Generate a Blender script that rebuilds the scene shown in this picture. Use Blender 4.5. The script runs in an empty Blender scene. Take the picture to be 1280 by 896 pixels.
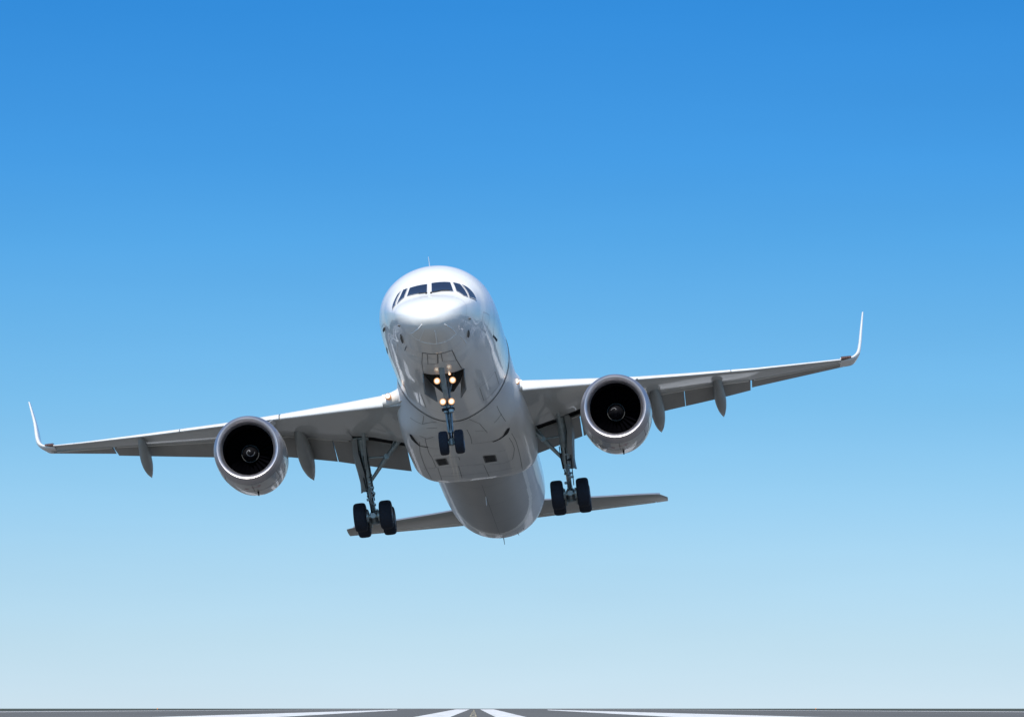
import bpy, bmesh, math, random
from mathutils import Vector, Matrix
random.seed(7)
S = bpy.context.scene
C = S.collection
# ---------------------------------------------------------------- camera
CAM_H, FPX = 0.45, 4500.0
cd = bpy.data.cameras.new('camera'); cam = bpy.data.objects.new('camera', cd); C.objects.link(cam)
cd.sensor_width = 36.0; cd.lens = FPX/1280*36.0; cd.clip_start = 0.5; cd.clip_end = 90000
cam.location = (0, 0, CAM_H)
cam.rotation_euler = (math.radians(90+5.5467), 0, math.radians(-0.6019))
S.camera = cam
# ---------------------------------------------------------------- sun and sky
SUN_EL, SUN_AZ = 43.0, 188.0      # azimuth: clockwise from +Y (the way the camera looks)
el, az = math.radians(SUN_EL), math.radians(SUN_AZ)
sd = bpy.data.lights.new('sun', 'SUN'); sun = bpy.data.objects.new('sun', sd); C.objects.link(sun)
sd.energy = 5.0; sd.angle = math.radians(0.5); sd.color = (1.0, 0.945, 0.855)
dirv = Vector((math.sin(az)*math.cos(el), math.cos(az)*math.cos(el), math.sin(el)))
sun.rotation_euler = dirv.to_track_quat('Z', 'Y').to_euler(); sun.location = dirv*300
w = bpy.data.worlds.new('World'); S.world = w; w.use_nodes = True
nt = w.node_tree; nt.nodes.clear()
def wn(t): return nt.nodes.new(t)
out = wn('ShaderNodeOutputWorld'); bg = wn('ShaderNodeBackground'); sky = wn('ShaderNodeTexSky')
tc = wn('ShaderNodeTexCoord'); vm = wn('ShaderNodeVectorMath'); vm.operation = 'MULTIPLY'
vm.inputs[1].default_value = (1, 1, 2.5)
va = wn('ShaderNodeVectorMath'); va.operation = 'ADD'; va.inputs[1].default_value = (0, 0, .22)
nv = wn('ShaderNodeVectorMath'); nv.operation = 'NORMALIZE'
sky.sky_type = 'NISHITA'; sky.sun_disc = False
sky.sun_elevation = el; sky.sun_rotation = az
sky.air_density = 1.0; sky.dust_density = 0.5; sky.ozone_density = 1.5
# colour of clear air by elevation: pale towards the horizon, deep blue above, then brightened overhead as added fill
sx = wn('ShaderNodeSeparateXYZ'); rp = wn('ShaderNodeValToRGB'); sc = wn('ShaderNodeVectorMath'); sc.operation = 'SCALE'; sc.inputs['Scale'].default_value = 4.0
hs = wn('ShaderNodeVectorMath'); hs.operation = 'MULTIPLY'
TINT = [(0.0, (0.5469, 0.4419, 0.3398)), (0.0187, (0.5518, 0.4944, 0.3788)), (0.0409, (0.5204, 0.5418, 0.4377)), (0.063, (0.437, 0.5574, 0.4875)), (0.0851, (0.337, 0.546, 0.5244)), (0.1073, (0.2664, 0.5285, 0.5578)), (0.1293, (0.1956, 0.5012, 0.5902)), (0.1513, (0.1441, 0.4692, 0.6181)), (0.1731, (0.1161, 0.4443, 0.6267)), (0.1944, (0.09, 0.4234, 0.6347)), (0.42, (0.43, 0.51, 0.55)), (1.0, (0.37, 0.39, 0.40))]
for i, (p_, c_) in enumerate(TINT):
    e_ = rp.color_ramp.elements[i] if i < 2 else rp.color_ramp.elements.new(p_)
    e_.position = p_; e_.color = (*c_, 1)
nt.links.new(tc.outputs['Generated'], sx.inputs[0]); nt.links.new(sx.outputs['Z'], rp.inputs[0]); nt.links.new(rp.outputs[0], sc.inputs[0])
# barely visible uneven haze, stretched along the horizon
hm = wn('ShaderNodeVectorMath'); hm.operation = 'MULTIPLY'; hm.inputs[1].default_value = (6, 6, 45)
hn = wn('ShaderNodeTexNoise'); hn.inputs['Scale'].default_value = 1.0; hn.inputs['Detail'].default_value = 5
hr = wn('ShaderNodeMapRange'); hr.inputs['From Min'].default_value = .3; hr.inputs['From Max'].default_value = .7
hr.inputs['To Min'].default_value = 3.93; hr.inputs['To Max'].default_value = 4.07
nt.links.new(tc.outputs['Generated'], hm.inputs[0]); nt.links.new(hm.outputs[0], hn.inputs['Vector'])
nt.links.new(hn.outputs['Fac'], hr.inputs['Value']); nt.links.new(hr.outputs[0], sc.inputs['Scale'])
nt.links.new(tc.outputs['Generated'], vm.inputs[0]); nt.links.new(vm.outputs[0], va.inputs[0]); nt.links.new(va.outputs[0], nv.inputs[0])
nt.links.new(nv.outputs[0], sky.inputs[0]); nt.links.new(sky.outputs[0], hs.inputs[0]); nt.links.new(sc.outputs[0], hs.inputs[1])
nt.links.new(hs.outputs[0], bg.inputs['Color']); nt.links.new(bg.outputs[0], out.inputs['Surface'])
bg.inputs['Strength'].default_value = 0.10
S.view_settings.view_transform = 'Standard'; S.view_settings.look = 'None'
S.view_settings.exposure = 0.0; S.view_settings.gamma = 1.0; S.view_settings.use_curve_mapping = False
S.render.engine = 'CYCLES'
import math
def pchip(tab):
    xs=[r[0] for r in tab]; n=len(xs); m=len(tab[0])-1
    D=[]
    for k in range(1,m+1):
        y=[r[k] for r in tab]
        d=[(y[i+1]-y[i])/(xs[i+1]-xs[i]) for i in range(n-1)]
        g=[d[0]]+[0 if d[i-1]*d[i]<=0 else 2*d[i-1]*d[i]/(d[i-1]+d[i]) for i in range(1,n-1)]+[d[-1]]
        D.append((y,g))
    def f(x):
        x=min(max(x,xs[0]),xs[-1]); i=0
        while i<n-2 and x>xs[i+1]: i+=1
        h=xs[i+1]-xs[i]; t=(x-xs[i])/h
        a=2*t**3-3*t*t+1; b=t**3-2*t*t+t; c=-2*t**3+3*t*t; e=t**3-t*t
        return [a*y[i]+b*h*g[i]+c*y[i+1]+e*h*g[i+1] for y,g in D]
    return f
# station aft of the nose tip: z of crown, z of keel, half width, z of widest point
FUS=[(0,-1.27,-1.27,0.0,-1.27),(0.03,-1.10,-1.40,.19,-1.24),(0.12,-.97,-1.50,.38,-1.2),(.3,-.82,-1.60,.60,-1.12),(.6,-.63,-1.69,.83,-1.0),(1.0,-.43,-1.76,1.03,-.85),
 (1.6,-.16,-1.83,1.22,-.63),(2.0,.1,-1.87,1.34,-.5),(2.5,.5,-1.91,1.46,-.36),(3.0,.88,-1.91,1.56,-.25),(3.6,1.22,-1.95,1.71,-.15),(4.4,1.54,-1.98,1.83,-.07),
 (5.4,1.77,-1.99,1.92,0),(6.5,1.88,-2.0,1.96,0),(9,1.92,-2.0,1.98,0),(13,1.95,-2.0,2.0,0),(22,2.0,-2.02,2.04,0),(31,2.0,-2.02,2.04,.05),(34,2.0,-1.93,2.0,.1),
 (36,2.0,-1.62,1.9,.25),(38,1.98,-1.18,1.72,.45),(40,1.93,-.68,1.45,.65),(43,1.75,.08,.95,.95),(45.5,1.45,.6,.45,1.05),(46.4,1.2,.9,.1,1.05)]
fusf=pchip(FUS)
def nose_s(t): return t
def fus_pt(s,th):
    # square-root spacing near the tip keeps the radome round
    zt,zb,hw,zm=fusf(s)
    if s<.3:
        k=math.sqrt(max(s,0)/.3); zt2,zb2,hw2,zm2=fusf(.3)
        zm=-1.27+(zm2+1.27)*k; hw=hw2*k; zt=-1.27+(zt2+1.27)*k; zb=-1.27+(zb2+1.27)*k
    a=math.radians(th); c=math.cos(a); si=math.sin(a)
    return (hw*si, s, zm+((zt-zm) if c>0 else (zm-zb))*c)
# belly fairing: s, z bottom, half width, z centre, z top
FAIR=[(10.4,-1.96,1.6,-.9),(11.2,-2.05,1.9,-.9),(12.5,-2.13,2.12,-.85),(14.5,-2.18,2.28,-.8),(18,-2.2,2.36,-.8),(20.6,-2.2,2.36,-.8),(21.4,-2.15,2.3,-.8),(21.9,-2.05,2.18,-.8),(22.3,-1.85,1.95,-.8)]
fairf=pchip(FAIR)
def fair_pt(s,th):
    zb,hw,zc=fairf(s)
    a=math.radians(th); c=math.cos(a); si=math.sin(a)
    blend=min(max((s-11)/5,0),1); e=2+1.6*blend
    x=hw*math.copysign(abs(si)**(2/e),si)
    z=zc+(zc-zb)*math.copysign(abs(c)**(2/e),c) if c<0 else zc+1.2*c**(2/e)
    return (x,s,z)
def surf_n(f,s,th):
    e=1e-3
    a=f(s+e,th);b=f(max(s-e,0),th);c=f(s,th+.1);d=f(s,th-.1)
    u=[a[i]-b[i] for i in range(3)];v=[c[i]-d[i] for i in range(3)]
    n=[v[1]*u[2]-v[2]*u[1],v[2]*u[0]-v[0]*u[2],v[0]*u[1]-v[1]*u[0]]
    l=math.sqrt(sum(q*q for q in n)) or 1
    return [q/l for q in n]
# ---------------------------------------------------------------- helpers
def mat(name, col, rough=.5, metal=0., coat=0., spec=.5, noise=0., nscale=3., streak=False, rnoise=0., bump=0., emit=None, estr=0., coatr=.05, stretch=(1,1,1)):
    m = bpy.data.materials.new(name); m.use_nodes = True
    t = m.node_tree; b = t.nodes['Principled BSDF']
    b.inputs['Base Color'].default_value = (*col, 1); b.inputs['Roughness'].default_value = rough
    b.inputs['Metallic'].default_value = metal; b.inputs['Specular IOR Level'].default_value = spec
    b.inputs['Coat Weight'].default_value = coat; b.inputs['Coat Roughness'].default_value = coatr
    if emit: b.inputs['Emission Color'].default_value = (*emit, 1); b.inputs['Emission Strength'].default_value = estr
    if noise or rnoise or bump:
        tc = t.nodes.new('ShaderNodeTexCoord'); mp = t.nodes.new('ShaderNodeMapping'); n = t.nodes.new('ShaderNodeTexNoise')
        mp.inputs['Scale'].default_value = stretch
        n.inputs['Scale'].default_value = nscale; n.inputs['Detail'].default_value = 6
        t.links.new(tc.outputs['Object'], mp.inputs[0]); t.links.new(mp.outputs[0], n.inputs['Vector'])
        if noise:
            r = t.nodes.new('ShaderNodeMapRange'); r.inputs['From Min'].default_value = .3; r.inputs['From Max'].default_value = .7
            r.inputs['To Min'].default_value = 1-noise; r.inputs['To Max'].default_value = 1.0
            mx = t.nodes.new('ShaderNodeVectorMath'); mx.operation = 'SCALE'; mx.inputs[0].default_value = col
            t.links.new(n.outputs['Fac'], r.inputs['Value']); t.links.new(r.outputs[0], mx.inputs['Scale'])
            t.links.new(mx.outputs[0], b.inputs['Base Color'])
        if rnoise:
            r = t.nodes.new('ShaderNodeMapRange'); r.inputs['From Min'].default_value = .3; r.inputs['From Max'].default_value = .7
            r.inputs['To Min'].default_value = rough; r.inputs['To Max'].default_value = rough+rnoise
            t.links.new(n.outputs['Fac'], r.inputs['Value']); t.links.new(r.outputs[0], b.inputs['Roughness'])
        if bump:
            bp = t.nodes.new('ShaderNodeBump'); bp.inputs['Strength'].default_value = bump; bp.inputs['Distance'].default_value = .02
            t.links.new(n.outputs['Fac'], bp.inputs['Height']); t.links.new(bp.outputs[0], b.inputs['Normal'])
            if coat: t.links.new(bp.outputs[0], b.inputs['Coat Normal'])
    return m
M = dict(
 white=mat('white_paint', (.84, .84, .83), .33, coat=.65, noise=.06, nscale=.9, rnoise=.12, bump=.02, stretch=(1, .35, 1)),
 belly=mat('belly_paint', (.74, .74, .73), .42, coat=.3, noise=.14, nscale=1.1, rnoise=.15, bump=.03, stretch=(1, .3, 1)),
 wing=mat('wing_grey', (.51, .525, .52), .38, coat=.45, noise=.16, nscale=.8, rnoise=.15, stretch=(1, .4, 1)),
 flap=mat('flap_grey', (.34, .33, .315), .5, noise=.18, nscale=1.2, stretch=(1.5, .4, 1)),
 slat=mat('slat_metal', (.68, .69, .69), .42, noise=.12, nscale=1.5, stretch=(1, 1, 1)),
 canoe=mat('fairing_grey', (.33, .34, .335), .45, noise=.15, nscale=1.5),
 stab=mat('stabilizer_paint', (.37, .36, .33), .42, noise=.12, nscale=1.0),
 elev=mat('elevator_paint', (.44, .42, .37), .5, noise=.12, nscale=1.0),
 lip=mat('polished_lip', (.55, .53, .56), .42, metal=1., rnoise=.1, nscale=2),
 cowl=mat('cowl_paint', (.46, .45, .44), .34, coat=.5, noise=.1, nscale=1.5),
 duct=mat('intake_liner', (.003, .003, .005), .8, spec=.05),
 blade=mat('fan_blade', (.0015, .0015, .0025), .9, spec=.02),
 black=mat('black_spinner', (.006, .006, .008), .6, spec=.2),
 hubring=mat('fan_hub_ring', (.018, .020, .022), .7),
 mark=mat('white_mark', (.20, .21, .23), .5),
 dark=mat('dark_gap', (.012, .013, .015), .8),
 seam=mat('seam_sealant', (.15, .15, .15), .7),
 bayin=mat('bay_interior', (.09, .1, .1), .7, noise=.3, nscale=6),
 light_seam=mat('diverter_strip', (.85, .85, .85), .4),
 glass=mat('cockpit_glass', (.006, .012, .035), .06, coat=1., spec=.6),
 frame=mat('window_frame', (.55, .55, .56), .35),
 tyre=mat('tyre_rubber', (.006, .010, .022), .8, noise=.3, nscale=12),
 rim=mat('wheel_rim', (.25, .26, .28), .4, metal=.6),
 strut=mat('gear_strut', (.34, .39, .40), .35, metal=.35, noise=.35, nscale=7),
 chrome=mat('strut_chrome', (.6, .62, .65), .15, metal=1.),
 aft=mat('aft_reflection_grey', (.48,.47,.45), .5, noise=.12, nscale=.8, stretch=(1, .3, 1)),
 aft_glint=mat('aft_painted_glint', (.86, .84, .78), .4, noise=.06, nscale=1.),
 gdoor=mat('gear_door_grey', (.25, .25, .245), .5, noise=.15, nscale=3),
 lamp=mat('landing_lamp_glow', (.9, .8, .7), .3, emit=(1., .86, .66), estr=1.9),
 lampring=mat('lamp_reflector_glow', (.8, .6, .4), .3, emit=(1., .58, .27), estr=.85),
 lampdim=mat('root_lamp_glow', (.9, .8, .7), .3, emit=(1., .70, .52), estr=.75),
 lamprim=mat('lamp_bezel', (.30, .17, .10), .4, metal=.5, emit=(1., .42, .14), estr=.28),
 core=mat('exhaust_metal', (.18, .16, .14), .35, metal=.9),
 rust=mat('tip_lens_brown', (.17, .09, .065), .35, noise=.7, nscale=14),
 red=mat('red_stencil', (.35, .06, .10), .5),
 tape=mat('bare_metal', (.6, .6, .6), .3, metal=.8),
)
def mesh_obj(name, verts, faces, mats, parent=None, fm=None, smooth=True, auto=None):
    me = bpy.data.meshes.new(name); me.from_pydata([tuple(v) for v in verts], [], faces)
    for m in (mats if isinstance(mats, (list, tuple)) else [mats]): me.materials.append(M[m])
    if fm: me.polygons.foreach_set('material_index', fm)
    bm = bmesh.new(); bm.from_mesh(me)
    bmesh.ops.recalc_face_normals(bm, faces=bm.faces)
    bm.to_mesh(me); bm.free()
    me.polygons.foreach_set('use_smooth', [smooth]*len(me.polygons))
    if smooth and auto: me.set_sharp_from_angle(angle=math.radians(auto))
    o = bpy.data.objects.new(name, me); C.objects.link(o)
    if parent: o.parent = parent
    return o
class MB:
    """collects shapes that become one mesh"""
    def __init__(s): s.v = []; s.f = []; s.m = []
    def add(s, vs, fs, m=0):
        b = len(s.v); s.v += [tuple(v) for v in vs]; s.f += [[i+b for i in f] for f in fs]; s.m += [m]*len(fs)
    def loft(s, rings, m=0, cap=True, closed=True, loop=False):
        n = len(rings[0]); vs = [p for r in rings for p in r]; fs = []
        R = len(rings)
        for i in range(R if loop else R-1):
            for j in range(n if closed else n-1):
                k = (j+1) % n; i2 = (i+1) % R
                fs.append([i*n+j, i*n+k, i2*n+k, i2*n+j])
        if cap and not loop: fs.append(list(range(n))); fs.append([(R-1)*n+j for j in range(n)][::-1])
        s.add(vs, fs, m)
    def tube(s, pts, r, m=0, n=14, cap=True):
        pts = [Vector(p) for p in pts]; rs = r if isinstance(r, (list, tuple)) else [r]*len(pts)
        rings = []
        for i, p in enumerate(pts):
            d = (pts[min(i+1, len(pts)-1)]-pts[max(i-1, 0)]).normalized()
            a = d.cross(Vector((0, 0, 1)) if abs(d.z) < .9 else Vector((0, 1, 0))).normalized(); b = d.cross(a)
            rings.append([p+(a*math.cos(t)+b*math.sin(t))*rs[i] for t in [2*math.pi*k/n for k in range(n)]])
        s.loft(rings, m, cap)
    def lathe(s, o, ax, prof, m=0, n=48, cap=False):
        o = Vector(o); ax = Vector(ax).normalized()
        a = ax.cross(Vector((0, 0, 1)) if abs(ax.z) < .9 else Vector((1, 0, 0))).normalized(); b = ax.cross(a)
        s.loft([[o+ax*t+(a*math.cos(q)+b*math.sin(q))*r for q in [2*math.pi*k/n for k in range(n)]] for t, r in prof], m, cap)
    def box(s, c, size, rot=None, m=0, bev=.0):
        c = Vector(c); h = [q/2 for q in size]; rot = rot or Matrix.Identity(3)
        b = min(bev, min(h)*.9)
        if b <= 0:
            vs = [c+rot@Vector((x*h[0], y*h[1], z*h[2])) for x in (-1, 1) for y in (-1, 1) for z in (-1, 1)]
            s.add(vs, [[0,1,3,2],[4,6,7,5],[0,4,5,1],[2,3,7,6],[0,2,6,4],[1,5,7,3]], m); return
        rings = []
        for z, k in ((-h[2], b), (-h[2]+b, 0), (h[2]-b, 0), (h[2], b)):
            x, y = h[0]-k, h[1]-k
            q = [(x-b, y), (x, y-b), (x, -y+b), (x-b, -y), (-x+b, -y), (-x, -y+b), (-x, y-b), (-x+b, y)]
            rings.append([c+rot@Vector((u, v, z)) for u, v in q])
        s.loft(rings, m)
    def slab(s, outline, off, m=0):
        """outline polygon extruded by a vector"""
        off = Vector(off); a = [Vector(p) for p in outline]; s.loft([a, [p+off for p in a]], m)
    def build(s, name, mats, parent=None, smooth=True, auto=40): return mesh_obj(name, s.v, s.f, mats, parent, s.m, smooth, auto)
def tag(o, label=None, cat=None, group=None, kind=None):
    for k, v in (('label', label), ('category', cat), ('group', group), ('kind', kind)):
        if v: o[k] = v
    return o
def onsurf(f, s, th, off):
    p = f(s, th); n = surf_n(f, s, th); return Vector((p[0]+n[0]*off, p[1]+n[1]*off, p[2]+n[2]*off))
NSIGN = {}
def surf(f, s, th, off):
    if f not in NSIGN:
        p = f(6 if f is fus_pt else 14, 90); n = surf_n(f, 6 if f is fus_pt else 14, 90); NSIGN[f] = 1 if n[0] > 0 else -1
    return onsurf(f, s, th, off*NSIGN[f])
def dense(pts, step=.12):
    o = []
    for (a, b), (c, d) in zip(pts, pts[1:]):
        L = math.hypot(c-a, (d-b)*.034); n = max(1, int(L/step))
        o += [(a+(c-a)*i/n, b+(d-b)*i/n) for i in range(n)]
    return o+[pts[-1]]
def ribbon(mb, f, pts, w=.03, off=.005, m=0, closed=False, taper=None):
    if closed: pts = pts+[pts[0]]
    q = dense(pts); L = []
    P = [surf(f, a, b, off) for a, b in q]
    for i, (a, b) in enumerate(q):
        d = P[min(i+1, len(P)-1)]-P[max(i-1, 0)]
        n = surf(f, a, b, off+.1)-P[i]; t = d.cross(n).normalized()
        k = w/2*(taper(i/(len(P)-1)) if taper else 1)
        L += [P[i]+t*k, P[i]-t*k]
    mb.add(L, [[2*i, 2*i+1, 2*i+3, 2*i+2] for i in range(len(P)-1)], m)
def patch(mb, f, poly, off=.012, m=0, R=6, scale=1.0):
    ca = sum(p[0] for p in poly)/len(poly); cb = sum(p[1] for p in poly)/len(poly)
    rim = []
    for (a, b), (c, d) in zip(poly, poly[1:]+poly[:1]):
        rim += [(a+(c-a)*i/6, b+(d-b)*i/6) for i in range(6)]
    n = len(rim); vs = [surf(f, ca, cb, off)]; fs = []
    for r in range(1, R+1):
        k = r/R*scale; vs += [surf(f, ca+(a-ca)*k, cb+(b-cb)*k, off) for a, b in rim]
    for j in range(n): fs.append([0, 1+j, 1+(j+1) % n])
    for r in range(R-1):
        for j in range(n):
            k = (j+1) % n; fs.append([1+r*n+j, 1+r*n+k, 1+(r+1)*n+k, 1+(r+1)*n+j])
    mb.add(vs, fs, m)
    return rim
def inside(x, y, poly):
    c = False; j = len(poly)-1
    for i in range(len(poly)):
        xi, yi = poly[i]; xj, yj = poly[j]
        if (yi > y) != (yj > y) and x < (xj-xi)*(y-yi)/(yj-yi)+xi: c = not c
        j = i
    return c
def lerp(tab, x):
    tab = sorted(tab)
    if x <= tab[0][0]: a, b = tab[0], tab[1]
    elif x >= tab[-1][0]: a, b = tab[-2], tab[-1]
    else:
        for a, b in zip(tab, tab[1:]):
            if a[0] <= x <= b[0]: break
    t = (x-a[0])/(b[0]-a[0]); return [a[i]+(b[i]-a[i])*t for i in range(1, len(a))]

# ---------------------------------------------------------------- the setting
def gmat(name, col, noise, scale, rough=.85, col2=None, stretch=(1, 1, 1)):
    m = bpy.data.materials.new(name); m.use_nodes = True; t = m.node_tree; b = t.nodes['Principled BSDF']
    b.inputs['Roughness'].default_value = rough; b.inputs['Specular IOR Level'].default_value = .25
    tc = t.nodes.new('ShaderNodeTexCoord'); mp = t.nodes.new('ShaderNodeMapping'); mp.inputs['Scale'].default_value = stretch
    n = t.nodes.new('ShaderNodeTexNoise'); n.inputs['Scale'].default_value = scale; n.inputs['Detail'].default_value = 8
    r = t.nodes.new('ShaderNodeValToRGB'); c2 = col2 or tuple(c*(1-noise) for c in col)
    r.color_ramp.elements[0].position = .35; r.color_ramp.elements[1].position = .65
    r.color_ramp.elements[0].color = (*c2, 1); r.color_ramp.elements[1].color = (*col, 1)
    t.links.new(tc.outputs['Object'], mp.inputs[0]); t.links.new(mp.outputs[0], n.inputs['Vector'])
    t.links.new(n.outputs['Fac'], r.inputs[0]); t.links.new(r.outputs[0], b.inputs['Base Color']); return m
M['ground'] = gmat('dry_ground', (.068, .072, .052), .2, .02, col2=(.05, .058, .04))
M['asphalt'] = gmat('asphalt', (.140, .136, .127), .15, .05, stretch=(1, .08, 1))
M['roadpaint'] = gmat('runway_paint', (.80, .80, .79), .08, .4, rough=.7)
M['beige'] = gmat('worn_paint', (.52, .46, .34), .3, 2.)
def sheet(name, quads, z, m, kind='structure'):
    mb = MB()
    for q in quads: mb.add([(x, y, z) for x, y in q], [list(range(len(q)))])
    return tag(mb.build(name, m, smooth=False), kind=kind)
def strip(x0, x1, y0, y1, n=1):
    return [[(x0, y0+(y1-y0)*i/n), (x1, y0+(y1-y0)*i/n), (x1, y0+(y1-y0)*(i+1)/n), (x0, y0+(y1-y0)*(i+1)/n)] for i in range(n)]
sheet('ground', strip(-30000, 30000, -3000, 40000), 0, 'ground')
sheet('runway', strip(-86, 96, -600, 12000), .006, 'asphalt')
def gp(px, dy): d = CAM_H*FPX/dy; return ((px-592.5)/FPX*d, d)
def stripe(a0, a1, b0, b1):
    # near end extended back to 60 m so it runs on underneath the photographer's view
    (x0, y0), (x1, y1), (u0, v0), (u1, v1) = a0, a1, b0, b1
    def ext(p, q, y): k = (y-p[1])/(q[1]-p[1]); return (p[0]+(q[0]-p[0])*k, y)
    return [ext(a0, b0, 172), ext(a1, b1, 172), b1, b0]
marks = [stripe(gp(515.6, 11.2), gp(561.5, 11.2), gp(587, .95), gp(570, .95)),
         stripe(gp(620, 11.2), gp(659, 11.2), gp(617, .9), gp(600, .9)),
         stripe(gp(190, 11), gp(345, 11), gp(497, 1.9), gp(497, 1.35)),
         stripe(gp(880, 11), gp(1025, 11), gp(684, 1.35), gp(684, 1.3))]
marks[0][2], marks[0][3] = marks[0][2], marks[0][3]
def mk(al, ar, bl, br): return stripe(al, ar, bl, br)
marks = [stripe(gp(515.6, 11.2), gp(561.5, 11.2), gp(570, .95), gp(587, .95)),
         stripe(gp(620, 11.2), gp(659, 11.2), gp(600, .9), gp(617, .9)),
         stripe(gp(190, 11), gp(345, 11), gp(497, 1.35), gp(497, 2.1)),
         stripe(gp(845, 11), gp(1025, 11), gp(684, 2.0), gp(684, 1.35))]
M['roadpaint'] = gmat('worn_runway_paint', (.80, .80, .79), .3, 1.2, rough=.7, col2=(.60, .60, .58), stretch=(1, .05, 1))
sheet('runway_marking', marks, .012, 'roadpaint')
sheet('runway_edge_line', strip(-67.5, -61, 60, 4000)+strip(70.5, 77.5, 60, 4000), .012, 'roadpaint')
lad = strip(-.24, -.15, 60, 1500)+strip(.06, .15, 60, 1500)
for dy in (10.4, 8.0, 6.2, 4.8, 3.7, 2.8, 2.1):
    y0, y1 = CAM_H*FPX/(dy+.28), CAM_H*FPX/(dy-.28); lad += strip(-.24, .15, y0, y1)
sheet('runway_centre_line', lad, .018, 'beige')
def edge_light(px, dy, label):
    x, yy = gp(px, dy)
    e = bpy.data.objects.new('runway_edge_light', None); C.objects.link(e); e.location = (x, yy, 0)
    tag(e, label, 'runway light', 'runway edge lights')
    a = MB(); a.lathe((0, 0, 0), (0, 0, 1), [(0, .28), (.04, .28), (.06, .1), (.22, .08), (.24, .16), (.28, .17)], cap=True, n=20); a.build('stem', 'seam', e)
    b = MB(); b.lathe((0, 0, .28), (0, 0, 1), [(0, .17), (.15, .2), (.26, .13), (.3, .02)], cap=True, n=20); b.build('lens', 'amber', e)
M['amber'] = mat('amber_lens', (.75, .30, .08), .25)
edge_light(199, 1.9, 'small amber runway edge light on the far left pavement edge')
edge_light(1018, 1.9, 'small amber runway edge light on the far right pavement edge')

# ---------------------------------------------------------------- the airplane
plane = bpy.data.objects.new('airplane', None); C.objects.link(plane)
plane.location = (-1.60218, 112.42187, 13.93192)
plane.rotation_euler = tuple(math.radians(a) for a in (-7.91922, -6.28209, -3.36375))
tag(plane, 'white twin-engine passenger airplane climbing away from the runway with its landing gear down', 'airplane')

# fuselage shell with the nose gear bay cut out
BAY = [(4.98, 199), (5.0, 190), (4.97, 180), (5.03, 169), (5.1, 158.5), (6.3, 166), (7.5, 175.5), (7.55, 185), (6.4, 192)]
st = [0, .002, .008, .018, .035, .06, .09, .13, .18, .24, .3, .38]
x = .46
while x < 4.8: st.append(x); x += .09
while x < 7.8: st.append(x); x += .05
while x < 28: st.append(x); x += .5
while x < 46.4: st.append(x); x += .1
st.append(46.4)
NA = 288
mb = MB()
vs = [fus_pt(s, 360*j/NA) for s in st for j in range(NA)]
fs = []; fmi = []
for i in range(len(st)-1):
    for j in range(NA):
        k = (j+1) % NA
        if 4.8 < st[i] < 7.8 and inside((st[i]+st[i+1])/2, 360*(j+.5)/NA, BAY): continue
        fs.append([i*NA+j, i*NA+k, (i+1)*NA+k, (i+1)*NA+j]); fmi.append(0)
        # reflection painted into the rear belly: darker grey patch with a pale ring
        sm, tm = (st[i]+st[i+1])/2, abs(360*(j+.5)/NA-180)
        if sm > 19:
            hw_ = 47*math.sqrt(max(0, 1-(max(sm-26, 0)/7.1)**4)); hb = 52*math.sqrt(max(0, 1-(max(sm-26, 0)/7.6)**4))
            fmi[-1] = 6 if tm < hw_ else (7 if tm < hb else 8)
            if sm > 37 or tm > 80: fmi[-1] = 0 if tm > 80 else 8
fs.append([(len(st)-1)*NA+j for j in range(NA)]); fmi.append(0)
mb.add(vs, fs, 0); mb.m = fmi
# bay walls and roof
rim = [surf(fus_pt, a, b, -.02) for a, b in BAY]; top = [Vector((p.x, p.y, -1.05)) for p in rim]
n = len(rim); mb.add(rim+top, [[i, (i+1) % n, n+(i+1) % n, n+i] for i in range(n)]+[list(range(n, 2*n))], 4)
for q in (.33, .66):
    yy = 5.0+2.4*q; mb.box((.0, yy, -1.12), (.9, .06, .12), m=4)
ribbon(mb, fus_pt, BAY, .05, .006, 3, closed=True)
SE = lambda p, w=.022, m=1, **k: ribbon(mb, fus_pt, p, w, .005, m, **k)
SE([(1.1, 218.5), (1.15, 240), (1.2, 270), (1.25, 300), (1.3, 330), (1.3, 360), (1.35, 400), (1.4, 440), (1.5, 470), (1.6, 500)], .008, 5)
P1 = [(2.33, 197), (2.41, 184.5), (2.47, 174.5), (2.58, 159.5)]
SE(P1, .045, 3)
SE([(2.58, 159.5), (3.65, 161), (4.98, 160)], .03, 1); SE([(2.33, 197), (3.54, 198.5), (4.98, 199)], .02, 1)
SE([(2.5, 178), (3.56, 181)], .035, 1); SE([(3.56, 181), (3.68, 192), (2.47, 191)], .02, 1)
SE([(2.5, 173.5), (3.42, 175.5)], .02, 1); SE([(3.42, 175.5), (3.8, 161)], .014, 1)
# cabin door outlines, circumferential skin joints, stringers of rivets read as fine seams
for sg in (1, -1):
    D = [(4.65, 62), (5.0, 59), (5.75, 59), (6.05, 64), (6.2, 90), (6.35, 108), (6.1, 113), (5.2, 113), (4.95, 108), (4.7, 90)]
    SE([(a+.15, b*sg) for a, b in D], .018, 5, closed=True)
    SE([(5.36, 113.5*sg), (6.4, 111*sg)], .075, 3)
    SE([(3.3, 100*sg), (4.1, 100*sg), (4.1, 118*sg), (3.3, 118*sg), (3.3, 100*sg)], .012, 5)
    SE([(8.5, 128*sg), (10.5, 128*sg), (10.5, 150*sg), (8.5, 150*sg), (8.5, 128*sg)], .016, 1)
for s_ in (8.1, 10.6, 23.5, 27, 30.5, 33.5, 36.5):
    SE([(s_, a) for a in range(95, 266, 10)], .012, 1 if s_ > 20 else 5)
SE([(23, 180), (42, 180)], .01, 1)
M['strip'] = mat('bare_strip', (.95, .95, .95), .5)
M['faint'] = mat('faint_joint', (.34, .34, .35), .5)
fus = mb.build('fuselage', ['white', 'seam', 'light_seam', 'dark', 'bayin', 'faint', 'aft', 'aft_glint', 'belly'], plane)
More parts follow.
